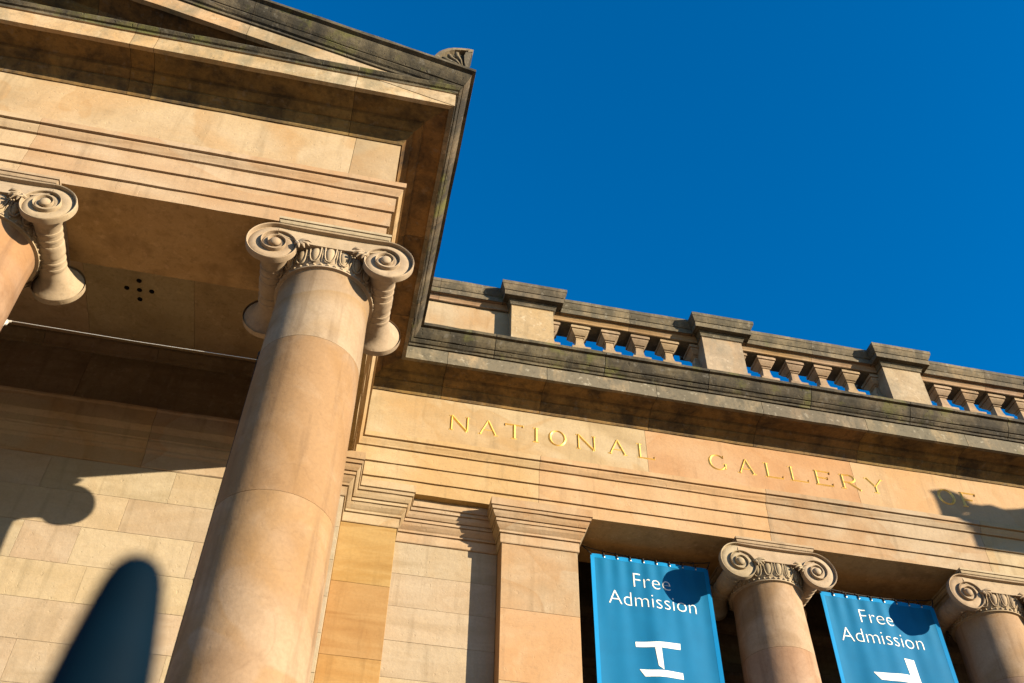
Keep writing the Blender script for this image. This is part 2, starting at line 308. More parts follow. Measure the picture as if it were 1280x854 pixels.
# ------------------------------------------------------------------ portico with pediment
def portico(name, label, mirror, detail):
    """mirror None: the left portico; else its mirror image about x = mirror"""
    mx = (lambda x: x) if mirror is None else (lambda x: 2*mirror-x)
    t = thing(name, label, 'portico', (mx(PXC), P, GRD+EYE))
    fx = lambda a, p: (mx(a), P-p)                            # front, faces the viewer
    sr = lambda a, p: (mx(XP+p), a)                           # flank next to the wing
    XL = 2*PXC-XP
    sf = lambda a, p: (mx(XL-p), a)                           # far flank
    sh = XP-.0
    ax = [XL]+COLX[:0:-1]+[COLX[0]+0, XP]
    # architrave: joints over the column axes
    runs('architrave_block', arch, fx, [XL, COLX[2]+.0, COLX[1]+.11, XP], -1, 1, ['stone', 'stone_ceiling'], t, ARM)
    runs('architrave_block', arch, sr, [P, W], -1, -1, ['stone', 'stone_ceiling'], t, ARM)
    runs('architrave_block', arch, sf, [P, W], -1, 0, ['stone', 'stone_ceiling'], t, ARM)
    runs('frieze_block', frz, fx, [XL, -8.3, -5.2, -.54, XP], -1, 1, 'stone', t)
    runs('frieze_block', frz, sr, [P, W], -1, -1, 'stone', t)
    runs('frieze_block', frz, sf, [P, W], -1, 0, 'stone', t)
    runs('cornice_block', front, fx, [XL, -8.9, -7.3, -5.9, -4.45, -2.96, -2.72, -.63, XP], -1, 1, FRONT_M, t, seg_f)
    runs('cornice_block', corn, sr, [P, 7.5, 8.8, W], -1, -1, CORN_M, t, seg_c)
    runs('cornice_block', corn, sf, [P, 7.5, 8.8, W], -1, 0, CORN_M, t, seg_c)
    # raking cornices: the same mouldings climbing to the apex
    rk = [(p+(.004 if 5 < i < 26 else 0), z) for i, (p, z) in enumerate(corn)]
    xr = lambda x: SLOPE*(XP-(x if mirror is None else 2*mirror-x))
    xl = lambda x: SLOPE*((x if mirror is None else 2*mirror-x)-XL)
    rkm = [(p, z+SLOPE*p) for p, z in rk]
    RK_M = ['stone_soot', 'stone_front_corona', 'stone_soffit']
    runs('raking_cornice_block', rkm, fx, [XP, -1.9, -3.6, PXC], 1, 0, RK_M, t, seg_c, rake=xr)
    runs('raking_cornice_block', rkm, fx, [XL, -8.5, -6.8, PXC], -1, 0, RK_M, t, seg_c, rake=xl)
    # tympanum stones
    zt = ZKT+.08; ap = ZFT+SLOPE*(XP-PXC)
    xs = [XL+.2, -8.4, -6.8, PXC, -3.6, -2.0, XP-.2]
    for i in range(6):
        a, b = xs[i]+.002, xs[i+1]-.002
        tp = lambda x: ZFT+.09+SLOPE*min(XP-x, x-XL)
        poly = [(mx(a), zt-.06), (mx(b), zt-.06), (mx(b), max(zt-.05, tp(b))), (mx(a), max(zt-.05, tp(a)))]
        add('tympanum_block', *extrude_xz(poly, P+.03, P+.4), 'stone_shaded', t)  # dark colour stands in for shade under the raking cornice
    # roof slopes
    for sgn in (1, -1):
        e = XP+.6 if sgn > 0 else XL-.6
        zr = lambda x: ZCY-.1+SLOPE*(min(XP-x, x-XL)+.679)
        vs = []
        for y in (P-.4, 14.):
            for x in (e, PXC):
                vs += [(mx(x), y, zr(x)-.08), (mx(x), y, zr(x))]
        add('roof_slope', vs, [(0, 2, 3, 1), (4, 5, 7, 6), (0, 1, 5, 4), (2, 6, 7, 3), (1, 3, 7, 5), (0, 4, 6, 2)], 'roof', t)
    # ceiling slabs
    cx = [XL+.94, -8.0, -6.0, -4.7, -3.43, -2.175, XP-.94]
    for i in range(6):
        a, b = sorted((mx(cx[i]), mx(cx[i+1])))
        add('ceiling_slab', *boxg(a+.002, b-.002, P+BEAM-.05, BW+.1, CEIL, CEIL+.2), 'stone_slab', t)
    # inner face of the front beam above the architrave, and back wall
    bx = lambda a, p: (mx(a), BW-p)
    wc = [XL+.5, -8.4, -6.9, -5.35, -3.95, -2.6, XP-.942]
    crown = [(0, 8.885), (.03, 8.895), (.045, 8.94), (.09, 8.985), (.11, 9.01), (.11, CEIL-.002), (-.1, CEIL-.002), (-.1, 8.885)]
    band = [(0, 7.262), (.012, 7.272), (.012, 7.46), (.03, 7.475), (.04, 7.49), (.04, 7.51), (.07, 7.545), (.085, 7.575), (.085, 7.60), (.10, 7.61), (.10, 7.70), (.13, 7.73), (.15, 7.76), (.15, 7.80), (.15, 7.97), (.17, 7.985), (.17, 8.012), (0, 8.03), (-.1, 8.03), (-.1, 7.262)]
    wf = [(0, 8.032), (0, 8.884), (-.1, 8.884), (-.1, 8.032)]
    runs('wall_moulding', crown, bx, wc, 0, 0, 'stone_dim', t)
    runs('wall_moulding', band, bx, [XL+.5, -8.0, -6.2, -4.2, -2.35, XP-.942], 0, 0, 'stone', t)
    runs('inner_frieze_block', wf, bx, [XL+.5, -7.4, -5.4, -3.36, XP-.942], 0, 0, 'stone_dim', t)
    lev = [7.26]; hts = [.435, .44, .46, .43, .445]
    k = 0
    while lev[-1] > FLOOR+.3: lev.append(lev[-1]-hts[k % 5]); k += 1
    lev[-1] = FLOOR
    vj = [[-3.30, -1.95, -.7], [-2.35, -.95, -4.1], [-3.29, -2.72, -1.55], [-2.52, -4.0, -1.0], [-3.4, -2.1, -.8], [-2.9, -1.5, -4.3]]
    for r in range(len(lev)-1):
        js = sorted(vj[r % 6]); x = js[0]-1.35; ext = []
        while x > XL+1.0: ext.append(x); x -= random.uniform(1.1, 1.6)
        xs = [XL+.5]+sorted(ext)+js+[XP-.001]
        for i in range(len(xs)-1):
            a, b = sorted((mx(xs[i]), mx(xs[i+1])))
            block('wall_block', a, b, BW, BW+.35, lev[r+1], lev[r], 'stone_wall', t, c=.002)
    # corner pier between back wall and wing: flank face with its own capital moulding
    fl = lambda a, p: (mx(XP+p), a)
    runs('flank_moulding', cap, fl, [BW-.0, W], -1, -1, 'stone', t)
    runs('flank_moulding', cap, bx, [XP-.94, XP], 0, 1, 'stone', t)
    z = 7.25
    while z > FLOOR+.05:
        zb = max(FLOOR, z-.9)
        a, b = sorted((mx(XP-.5), mx(XP)))
        add('pier_block', *boxg(a, b, BW+.352, W-.0, zb+.002, z-.002), 'stone_yellow', t); z = zb
    # five small ventilation holes in the ceiling, in a cross; flat dark discs paint the shade of their depth
    if detail:
        for (x, y) in ((-2.805, 8.356), (-2.952, 8.497), (-2.806, 8.50), (-2.666, 8.495), (-2.807, 8.646)):
            v1 = revolve([(.017, .0), (.027, -.001), (.030, -.004), (.030, .002)], 14, 'z', (x, y, CEIL-.002))
            add('vent_hole', *join(v1, revolve([(0.0001, -.0015), (.0225, -.0015)], 14, 'z', (x, y, CEIL-.003))), 'void', t)
    # corner acroterion: half palmette on the sima
    o = [(-.475, 10.345), (-.47, 10.37), (-.455, 10.41), (-.43, 10.47), (-.39, 10.53), (-.34, 10.585), (-.27, 10.63), (-.19, 10.655), (-.10, 10.675), (-.045, 10.672), (-.055, 10.62), (-.075, 10.54), (-.085, 10.44), (-.09, 10.30), (-.07, 10.23), (-.07, 10.21)]
    X0 = XP+.679; y0 = P-.679+.02
    mp = lambda L: [(mx(X0+a), z) for a, z in L]
    # scroll behind, down the rake
    o2 = [(-.44, 10.345), (-.45, 10.46), (-.52, 10.52), (-.60, 10.50), (-.66, 10.53), (-.76, 10.55), (-.86, 10.52), (-.95, 10.50), (-1.25, 10.56), (-1.25, 10.545)]
    ac = add('acroterion', *join(extrude_xz(mp(o), y0+.06, y0+.20), extrude_xz(mp([(a, z-.03) for a, z in o2]), y0+.09, y0+.18)), 'stone_soot', t)
    rim = [(a, z) for a, z in o[:11]]
    inn = [(-.43, 10.35), (-.425, 10.37), (-.412, 10.40), (-.39, 10.45), (-.355, 10.50), (-.31, 10.55), (-.255, 10.59), (-.18, 10.615), (-.11, 10.63), (-.10, 10.625), (-.11, 10.6)]
    n = len(rim); V = []
    for y in (y0, y0+.07):
        V += [(mx(X0+a), y, z) for a, z in rim]+[(mx(X0+a), y, z) for a, z in inn]
    Fc = []
    for i in range(n-1):
        Fc += [(i, i+1, n+i+1, n+i), (i, 2*n+i, 2*n+i+1, i+1), (n+i, n+i+1, 3*n+i+1, 3*n+i)]
    add('rim', V, Fc, 'stone_rail', ac)
    add('edge_leaf', *extrude_xz(mp([(-.075, 10.21), (-.09, 10.30), (-.085, 10.44), (-.075, 10.54), (-.06, 10.61), (-.13, 10.60), (-.145, 10.5), (-.135, 10.36), (-.115, 10.25), (-.12, 10.23)]), y0+.005, y0+.07), 'stone_rail', ac)
    for (ex, ez, w) in ((-.23, 10.53, .030), (-.31, 10.455, .028), (-.365, 10.375, .026), (-.40, 10.31, .022)):
        st = Vector((mx(X0-.15), y0+.035, 10.27)); en = Vector((mx(X0+ex), y0+.02, ez)); md = (st+en)/2+Vector((mx(.015)-mx(0), -.01, .0))
        d = tube([st, md, en*.8+st*.2, en, en+(en-st)*.12], [.010, .012, w*.8, w, w*.3], 7)
        add('leaf', *d, 'stone_rail', ac, smooth=True)
    return t
portico('portico', 'sandstone temple portico with pediment corner filling the upper left', None, True)
portico('portico', 'matching portico right of the frame that throws the cornice shadow on the frieze', CX+.02, False)

# ------------------------------------------------------------------ gallery wing between the porticoes
wing = thing('gallery_wing', 'sandstone gallery front with gilt NATIONAL GALLERY OF inscription below a balustrade', 'building', (CX, W, GRD+EYE))
XR = 2*CX-XP
wx = lambda a, p: (a, W-p)
runs('architrave_block', arch, wx, [XP, 2.355, 5.463, 8.60, 11.74, XR], 1, -1, ['stone', 'stone_ceiling'], wing, ARM)
fb = runs('frieze_block', frz, wx, [XP, 3.88, 6.934, 10.1, XR], 1, -1, 'stone', wing)
fb[1].data.materials[0] = M['stone_orange']
# bed mouldings and corona in long stones, sima above in shorter ones
cornA = [c for c in corn[:18]]+[(-.05, ZKT-.012)]
cornB = [(-.05, ZKT-.008), (.486, ZKT-.008)]+corn[18:]
runs('cornice_block', cornA, wx, [XP, 1.0, 2.372, 3.93, 5.482, 7.05, 8.6, 10.1, 11.7, XR], 1, -1, CORN_M, wing, [2]*14+[1, 1, 1, 1, 1], gap=.003)
runs('cornice_gutter_stone', cornB, wx, [XP, 1.624, 3.18, 4.69, 6.224, 7.75, 9.3, 10.9, 12.4, XR], 1, -1, ['stone_soot'], wing, gap=.0045, jit=.004)

def pilaster(x0, x1, y, levels, mat, ends, parent):
    cx_ = lambda a, p: (a, y-p)
    runs('pilaster_capital', cap, cx_, [x0, x1], ends[0], ends[1], 'stone', parent)
    for s, on in ((-1, ends[0]), (1, ends[1])):                # returns of the capital
        if (s < 0 and on == -1) or (s > 0 and on == 1):
            e = x0 if s < 0 else x1
            rx = lambda a, p, e=e, s=s: (e+s*p, a)
            runs('pilaster_capital', cap, rx, [y, RC if s*(CX-e) < 0 or (s < 0) else 12.4], -1, 0, 'stone', parent)
    for i in range(len(levels)-1):
        block('pilaster_block', x0, x1, y, 12.55 if parent is wing and (x0 > 1 and x0 < 12) else RC+.1, levels[i+1], levels[i], mat, parent, g=.0012, c=.003)
P1 = [7.25, 6.44, 5.53, 4.63, 3.73, 2.83, 1.93, 1.03, .13, FLOOR]
P2 = [7.25, 6.362, 5.47, 4.57, 3.67, 2.77, 1.87, .97, .07, FLOOR]
pilaster(XP, .614, W, P1, 'stone_yellow', (1, 1), wing)
pilaster(1.891, 2.839, W, P2, 'stone', (-1, 1), wing)
pilaster(2*CX-2.839, 2*CX-1.891, W, P2, 'stone', (-1, 1), wing)
pilaster(2*CX-.614, XR, W, P1, 'stone_yellow', (-1, -1), wing)
rec_l = [7.25, 6.81, 6.375, 5.935, 5.49, 5.05, 4.6, 4.15, 3.7, 3.25, 2.8, 2.35, 1.9, 1.45, 1.0, .55, .1, FLOOR]
for a, b in ((.614, 1.891), (2*CX-1.891, 2*CX-.614)):
    rx = lambda q, p: (q, RC-p)
    runs('wall_moulding', cap, rx, [a+.003, b-.003], 0, 0, 'stone', wing)
    for i in range(len(rec_l)-1):
        block('wall_block', a+.002, b-.002, RC, RC+.3, rec_l[i+1], rec_l[i], 'stone_wall', wing, c=.002)
# porch behind the two columns: back wall, moulding band, ceiling
PB = 12.55
for i in range(19):
    zt = 8.0-.45*i
    if zt-.45 < FLOOR: break
    xs = [2.839]+[2.839+.7*(i % 2)+1.4*k for k in range(1, 6)]+[2*CX-2.839]
    for k in range(len(xs)-1): block('porch_wall_block', xs[k], xs[k+1], PB, PB+.3, zt-.45, zt, 'stone_shaded', wing)
pbx = lambda a, p: (a, PB-p)
runs('porch_moulding', [(0, 8.002), (.1, 8.03), (.14, 8.1), (.14, 8.2), (.05, 8.22), (.05, 8.9), (.12, CEIL-.002), (-.1, CEIL-.002), (-.1, 8.002)], pbx, [2.839, 5.47, 8.6, 2*CX-2.839], 0, 0, 'stone_shaded', wing)
runs('porch_moulding', [(0, 7.2), (.04, 7.21), (.06, 7.26), (.09, 7.30), (.09, 7.36), (0, 7.38)], pbx, [2.839, 5.47, 8.6, 2*CX-2.839], 0, 0, 'stone_shaded', wing)
add('porch_ceiling', *boxg(2.2, 2*CX-2.2, W+BEAM-.05, PB+.1, CEIL, CEIL+.2), 'stone_ceiling', wing)
add('flat_roof', *boxg(XP, XR, W-.2, 20, ZCY-.35, ZCY-.15), 'roof', wing)
add('rear_wall', *boxg(-10, 24, 13.0, 13.2, GRD+.5, ZCY-.36), 'stone_shaded', wing)  # roof slab and this wall: unseen gallery mass, put in to block light

# gilt letters, raised strokes with a ridge
def stroke(p, q, w0, w1, h=.015):
    p, q = Vector(p), Vector(q); d = (q-p).normalized(); n = Vector((-d.y, d.x))
    a = [p+n*w0/2, p-n*w0/2, q-n*w1/2, q+n*w1/2]
    vs = [(v.x, 0, v.y) for v in a]+[(v.x*.8+c.x*.2, -h*.8, v.y*.8+c.y*.2) for v, c in zip(a, (p, p, q, q))]
    pp, qq = p+d*min(w0, (q-p).length*.4)*.4, q-d*min(w1, (q-p).length*.4)*.4
    vs = [(v.x, .001, v.y) for v in a]+[(pp.x, -h, pp.y), (qq.x, -h, qq.y)]
    return vs, [(0, 3, 2, 1), (1, 2, 5, 4), (3, 0, 4, 5), (0, 1, 4), (2, 3, 5)]
TK, TN, SE = .043, .027, .020
def serif(x, z, w=.06): return stroke((x-w/2, z), (x+w/2, z), SE, SE, .007)
def arc(cx, cz, rx, rz, a0, a1, wt, k=18):
    out = []; pts = []
    for i in range(k+1):
        a = R(a0+(a1-a0)*i/k); w = TN*.9+(wt-TN*.9)*abs(math.cos(a))**1.3
        pts.append((Vector((cx+rx*math.cos(a), cz+rz*math.sin(a))), Vector((math.cos(a)/rx, math.sin(a)/rz)).normalized(), w))
    vs = []; fs = []
    for p, n, w in pts:
        vs += [(p.x+n.x*w/2, .001, p.y+n.y*w/2), (p.x, -.015, p.y), (p.x-n.x*w/2, .001, p.y-n.y*w/2)]
    for i in range(k): fs += [(3*i, 3*i+3, 3*i+4, 3*i+1), (3*i+1, 3*i+4, 3*i+5, 3*i+2)]
    return vs, fs
LH = .262
def glyph(c, w):
    h = LH; s = []
    if c == 'N': s = [stroke((.02, 0), (.02, h), TN, TN), stroke((w-.02, 0), (w-.02, h), TN, TN), stroke((.015, h), (w-.02, .0), TK, TK), serif(.02, SE/2), serif(.015, h-SE/2), serif(w-.02, h-SE/2)]
    if c == 'A': s = [stroke((.01, 0), (w*.5, h), TN, TN), stroke((w-.015, 0), (w*.48, h), TK, TK), stroke((w*.2, h*.34), (w*.8, h*.34), SE, SE, .008), serif(.012, SE/2), serif(w-.012, SE/2, .07)]
    if c == 'T': s = [stroke((w/2, 0), (w/2, h), TK, TK), stroke((0, h-.01), (w, h-.01), TN, TN), stroke((.006, h-.045), (.006, h), .012, SE), stroke((w-.006, h-.045), (w-.006, h), .012, SE), serif(w/2, SE/2, .085)]
    if c == 'I': s = [stroke((w/2, 0), (w/2, h), TK, TK), serif(w/2, SE/2, .085), serif(w/2, h-SE/2, .085)]
    if c == 'O': s = [arc(w/2, h/2, w/2-.012, h/2-.004, 0, 360, TK*1.1, 36)]
    if c == 'L': s = [stroke((.035, 0), (.035, h), TK, TK), stroke((.02, .011), (w, .011), TN, TN), stroke((w-.006, 0), (w, .055), SE, .010), serif(.035, h-SE/2, .085), serif(.02, SE/2, .05)]
    if c == 'E': s = [stroke((.035, 0), (.035, h), TK, TK), stroke((.01, .011), (w, .011), TN, TN), stroke((.01, h-.011), (w*.92, h-.011), TN, TN), stroke((.035, h*.52), (w*.75, h*.52), TN, TN), stroke((w-.006, 0), (w, .055), SE, .010), stroke((w*.92-.004, h), (w*.92, h-.05), SE, .010), stroke((w*.75, h*.52-.025), (w*.75, h*.52+.025), .010, .010)]
    if c == 'F': s = [stroke((.035, 0), (.035, h), TK, TK), stroke((.01, h-.011), (w, h-.011), TN, TN), stroke((.035, h*.5), (w*.75, h*.5), TN, TN), stroke((w-.004, h), (w, h-.05), SE, .010), serif(.035, SE/2, .085)]
    if c == 'R': s = [stroke((.035, 0), (.035, h), TK, TK), stroke((.035, h-.01), (w*.45, h-.01), TN, TN), stroke((.035, h*.48), (w*.45, h*.48), TN, TN), arc(w*.42, h*.74, w*.34, h*.25, -90, 90, TK, 14), stroke((w*.42, h*.48), (w, 0), TK, TK*.9), serif(.035, SE/2, .08), serif(.02, h-SE/2, .05)]
    if c == 'Y': s = [stroke((w/2, 0), (w/2, h*.48), TK, TK), stroke((w/2, h*.45), (.02, h), TK, TK), stroke((w/2, h*.45), (w-.02, h), TN, TN), serif(w/2, SE/2, .085), serif(.02, h-SE/2, .07), serif(w-.02, h-SE/2, .06)]
    if c == 'G': s = [arc(w/2, h/2, w/2-.01, h/2-.004, 42, 325, TK*1.1, 28), stroke((w-.02, 0.02), (w-.02, h*.44), TK*.9, TK*.9), serif(w-.02, h*.44, .075), stroke((w-.035, h*.80), (w-.03, h*.99), .010, SE)]
    return join(*s)
for c, a, b in [('N', 1.153, 1.407), ('A', 1.549, 1.788), ('T', 1.898, 2.15), ('I', 2.293, 2.354), ('O', 2.504, 2.737), ('N', 2.893, 3.151), ('A', 3.342, 3.579), ('L', 3.738, 3.983), ('G', 4.769, 5.019), ('A', 5.192, 5.427),
                ('L', 5.576, 5.842), ('L', 5.941, 6.214), ('E', 6.314, 6.584), ('R', 6.706, 6.996), ('Y', 7.097, 7.365), ('O', 8.199, 8.448), ('F', 8.549, 8.793)]:
    v, f = glyph(c, b-a)
    add('letter', [(x+a, W-.001+y, z+8.937) for x, y, z in v], f, 'gold', wing)

# ------------------------------------------------------------------ balustrade on the wing cornice
BY = 10.23
bal = thing('balustrade', 'weathered stone balustrade with square balusters on top of the inscribed cornice', 'balustrade', (CX, BY, ZCY+EYE))
piers = [2.337, 5.45, 8.56, 11.67]
DW = .333
def ring(prof, cx, cy, hw, hd):
    """square-plan moulded block: profile (projection, z) round a rectangle"""
    vs = []; fs = []
    for p, z in prof: vs += [(cx-hw-p, cy-hd-p, z), (cx+hw+p, cy-hd-p, z), (cx+hw+p, cy+hd+p, z), (cx-hw-p, cy+hd+p, z)]
    n = len(prof)
    for i in range(n-1):
        for j in range(4): fs.append((4*i+j, 4*i+(j+1) % 4, 4*i+4+(j+1) % 4, 4*i+4+j))
    fs += [(3, 2, 1, 0), (4*n-4, 4*n-3, 4*n-2, 4*n-1)]
    return vs, fs
die = [(.05, 10.2), (.05, 10.42), (0, 10.46), (0, 11.90), (.012, 11.905)]
pcap = [(.012, 11.907), (.022, 11.912), (.026, 11.94), (.046, 11.972), (.052, 11.985), (.052, 12.008), (.118, 12.016), (.122, 11.996), (.137, 11.995), (.137, 12.09), (.129, 12.093), (.129, 12.10), (.142, 12.104), (.165, 12.15), (.18, 12.195), (.188, 12.20), (.188, 12.265), (.10, 12.30), (-.2, 12.33)]
for x in piers:
    d = add('pier', *ring(die, x, BY+.26, DW, .26), 'stone_pier', bal)
    add('pier_cap', *ring(pcap, x, BY+.26, DW, .26), 'stone_rail', d)
BYR = BY+.19
railp = [(.03, 11.907)]+[(p+(.022 if k < 5 else 0), z) for k, (p, z) in enumerate(pcap[1:-1])]+[(-.30, 12.31), (-.30, 11.907)]
plinthp = [(-.3, 10.2), (.10, 10.2), (.10, 10.38), (.07, 10.42), (-.3, 10.42)]
ry = lambda a, p: (a, BYR-p)
rails = [(XP-.3, piers[0]-DW)]+[(piers[i]+DW, piers[i+1]-DW) for i in range(3)]+[(piers[3]+DW, XR+.3)]
segr = [1]*7+[0]*(len(railp)-7)
for a, b in rails:
    m_ = (a+b)/2+.05
    runs('rail_stone', railp, ry, [a+.003, m_, b-.003], 0, 0, ['stone_rail', 'stone_pink'], bal, segr)
    runs('plinth_stone', plinthp, ry, [a+.003, m_, b-.003], 0, 0, ['stone_rail'], bal)
for a, b in (rails[0], rails[-1]):
    add('solid_panel', *boxg(a, b, BYR, BYR+.28, 10.425, 11.905), 'stone', bal)
blp = [(.12, 10.425), (.12, 10.58), (.085, 10.63), (.11, 10.74), (.138, 10.88), (.148, 11.05), (.150, 11.30), (.148, 11.415), (.135, 11.43), (.098, 11.455), (.078, 11.50), (.066, 11.56), (.060, 11.63), (.058, 11.685), (.074, 11.69), (.080, 11.70), (.074, 11.71), (.064, 11.713), (.064, 11.722), (.086, 11.728), (.112, 11.758), (.134, 11.79), (.141, 11.812), (.130, 11.815), (.130, 11.822), (.156, 11.826), (.156, 11.872), (.140, 11.878), (.138, 11.905)]
bmv, bmf = ring([(p, z) for p, z in blp], 0, 0, 0, 0)
bme = mesh_from('baluster', [Vector((v[0], v[1], v[2]-ZCY)) for v in bmv], bmf, 'stone_baluster')
for i in range(3):
    for k in range(6):
        x = (piers[i]+piers[i+1])/2+(-1.225+.49*k)
        link('baluster', bme, bal, (x-CX, .325, 0))

# ------------------------------------------------------------------ Ionic columns
def column_meshes():
    out = {}
    # heights here are measured from the eye; stored relative to the floor
    VC, VZ, R0 = .515, 7.435, .285
    RT = [.285, .268, .243, .203, .160, .134, .116, .099, .084, .070, .058, .048, .040, .034, .03, .03]
    def Rf(ph):
        q = ph/(math.pi/2); i = min(len(RT)-2, int(q)); f = min(1, q-i)
        a, b = RT[i], RT[i+1]; ma = (RT[i+1]-RT[max(i-1, 0)])/2; mb = (RT[min(i+2, len(RT)-1)]-RT[i])/2
        return (2*f**3-3*f*f+1)*a+(f**3-2*f*f+f)*ma+(-2*f**3+3*f*f)*b+(f**3-f*f)*mb
    BBt = Rf(2*math.pi)/R0
    prof = [(0., -.014), (.10, -.010), (.25, -.004), (.45, .0), (.62, -.002), (.76, -.010), (.85, -.016), (.875, -.014), (.89, .030), (.95, .036), (.985, .031), (1.0, .024), (1.0, -.02)]
    def volute(side, fy):
        vs = []; fs = []; turns = 2.5; st = 48; n = int(st*turns); m = len(prof)
        for i in range(n+1):
            ph = 2*math.pi*i/st
            ro, ri = Rf(ph), Rf(ph+2*math.pi)
            for j, (t, h) in enumerate(prof):
                r = ri+(ro-ri)*t
                hh = h*(.6+.4*ro/R0)+.034*(1-r/R0)
                if j == m-1: hh = (-.03 if i <= st else -.022)
                a = math.pi/2+ph                        # left volute turns outwards to the left
                x = VC*0+r*math.cos(a); z = r*math.sin(a)
                vs.append((side*(VC-x) if side > 0 else -VC+x, fy*(.485+hh), VZ+z))
        for i in range(n):
            for j in range(m-1): fs.append((i*m+j, (i+1)*m+j, (i+1)*m+j+1, i*m+j+1))
        e = ellipsoid((side*VC, fy*.515, VZ), (.052, .034, .052), 18, 10)
        # bolster half: bell narrowing to the banded waist
        bp = [(.475, .965), (.462, .93), (.445, .85), (.42, .745), (.39, .66), (.355, .60), (.315, .56), (.275, .525), (.25, .515), (.235, .512), (.232, .53), (.215, .542), (.198, .53), (.195, .512), (.155, .51), (.152, .528), (.137, .54), (.122, .528), (.119, .51), (.075, .508), (.072, .53), (.055, .545), (.03, .542), (.0, .54)]
        bv = []; bf = []; k = 32
        for i in range(k+1):
            ph = 2*math.pi*i/k*.999; a = math.pi/2+ph
            for y, s_ in bp:
                w = max(0, min(1, (y-.25)/.2)); rr = (Rf(ph)*w+.235*(1-w))*s_
                x = rr*math.cos(a); z = rr*math.sin(a)
                bv.append((side*(VC-x) if side > 0 else -VC+x, fy*y, VZ+z))
        q = len(bp)
        for i in range(k):
            for j in range(q-1): bf.append((i*q+j, (i+1)*q+j, (i+1)*q+j+1, i*q+j+1))
        return join((vs, fs), e, (bv, bf))
    out['volute_l'] = join(volute(-1, -1), volute(-1, 1)); out['volute_r'] = join(volute(1, -1), volute(1, 1))
    # channel between the volutes
    def channel(fy):
        vs = []; fs = []; n = 24; m = len(prof)
        for i in range(n+1):
            u = -1+2*i/n; sag = .085*(1-u**4)**1.2
            zi, zo = VZ+R0*BBt-sag, VZ+R0
            for j, (t, h) in enumerate(prof[:-1]):
                tt = t; vs.append((VC*u, fy*(.485+(h if t > .5 else .004)+.034*(1-(zi+(zo-zi)*t-VZ)/R0)*(abs(u)**3)), zi+(zo-zi)*tt))
            vs.append((VC*u, fy*.40, zo))
        for i in range(n):
            for j in range(m-1): fs.append((i*m+j, (i+1)*m+j, (i+1)*m+j+1, i*m+j+1))
            fs.append((i*m, (i+1)*m, (i+1)*m+0, i*m)) if 0 else None
        # lower lip
        lv = []; lf = []
        for i in range(n+1):
            u = -1+2*i/n; sag = .085*(1-u**4)**1.2; z = VZ+R0*BBt-sag
            lv += [(VC*u, fy*.487, z), (VC*u, fy*.505, z-.006), (VC*u, fy*.505, z-.020), (VC*u, fy*.40, z-.022)]
        for i in range(n):
            for j in range(3): lf.append((i*4+j, i*4+4+j, i*4+5+j, i*4+1+j))
        return join((vs, fs), (lv, lf))
    core = boxg(-.47, .47, -.45, .45, 7.50, 7.71)
    out['scroll_band'] = join(channel(-1), channel(1), core)
    # abacus
    ab = [(-.02, 7.712), (.0, 7.716), (.004, 7.726), (.018, 7.732), (.026, 7.752), (.028, 7.762), (.018, 7.764), (.018, 7.770), (.036, 7.772), (.036, 7.802), (-.1, 7.803)]
    out['abacus'] = ring(ab, 0, 0, .50, .50)
    # echinus and astragal
    ech = [(.436, 7.245), (.440, 7.251), (.470, 7.254), (.470, 7.268), (.460, 7.272), (.452, 7.277), (.452, 7.312), (.456, 7.316), (.462, 7.34), (.470, 7.38), (.480, 7.43), (.486, 7.49), (.47, 7.53), (.3, 7.54)]
    out['echinus'] = revolve(ech, 48)
    parts = []
    NB = 22
    for i in range(NB):
        a0 = 2*math.pi*(i+.5)/NB
        def pos(da, z, lift):
            t = (z-7.32)/(7.50-7.32); r = .456+.028*max(0, min(1, t))**.7+lift
            a = a0+da; return (r*math.cos(a), r*math.sin(a), z)
        # egg
        ev = []; ef = []; nu, nv = 8, 8
        for j in range(nv+1):
            th = math.pi*j/nv; zz = 7.415-.088*math.cos(th); wd = .045*math.sin(th)**.85*(1.12 if zz > 7.41 else .96)
            for k in range(nu+1):
                u = -1+2*k/nu; ev.append(pos(u*wd/.5, zz, -.004+.034*math.sin(th)*math.sqrt(max(0, 1-u*u))))
        for j in range(nv):
            for k in range(nu): ef.append((j*(nu+1)+k, j*(nu+1)+k+1, (j+1)*(nu+1)+k+1, (j+1)*(nu+1)+k))
        parts.append((ev, ef))
        # shell round the egg
        pts = []
        for k in range(13):
            th = math.pi*(k/12); pts.append(pos(.108*(1 if math.cos(th) > 0 else -1)*abs(math.cos(th))**.7, 7.495-.172*math.sin(th)**.75, .016))
        parts.append(tube(pts, .0085, 5))
        # dart
        parts.append(tube([pos(math.pi/NB, 7.49, .008), pos(math.pi/NB, 7.40, .012), pos(math.pi/NB, 7.33, .004)], [.005, .007, .002], 5))
        # bead and reel
        for q in range(2):
            a = a0+q*math.pi/NB
            parts.append(ellipsoid((.458*math.cos(a), .458*math.sin(a), 7.294), (.016, .016, .016), 6, 4))
    out['egg_and_dart'] = join(*parts)
    # palmette leaves tucked behind the volutes
    lv = []
    for fy in (-1, 1):
        for s in (-1, 1):
            for k, (ln, an) in enumerate(((.15, 18), (.135, -4), (.115, -28), (.085, -55))):
                o = Vector((s*.335, fy*.50, 7.475)); d = Vector((-s*math.cos(R(an)), 0, math.sin(R(an))-.12)).normalized()
                lv.append(tube([o, o+d*ln*.4+Vector((0, fy*.045, .0)), o+d*ln*.8+Vector((0, fy*.05, -.004)), o+d*ln+Vector((0, fy*.035, -.02))], [.012, .017, .016, .004], 6))
    out['palmette'] = join(*lv)
    return out
CM = column_meshes()
SH = [(7.252, .437), (7.20, .431), (7.10, .433), (6.6, .444), (6.0, .453), (5.2, .459), (4.2, .463), (3.2, .467), (2.0, .473), (.8, .480), (-.25, .487)]
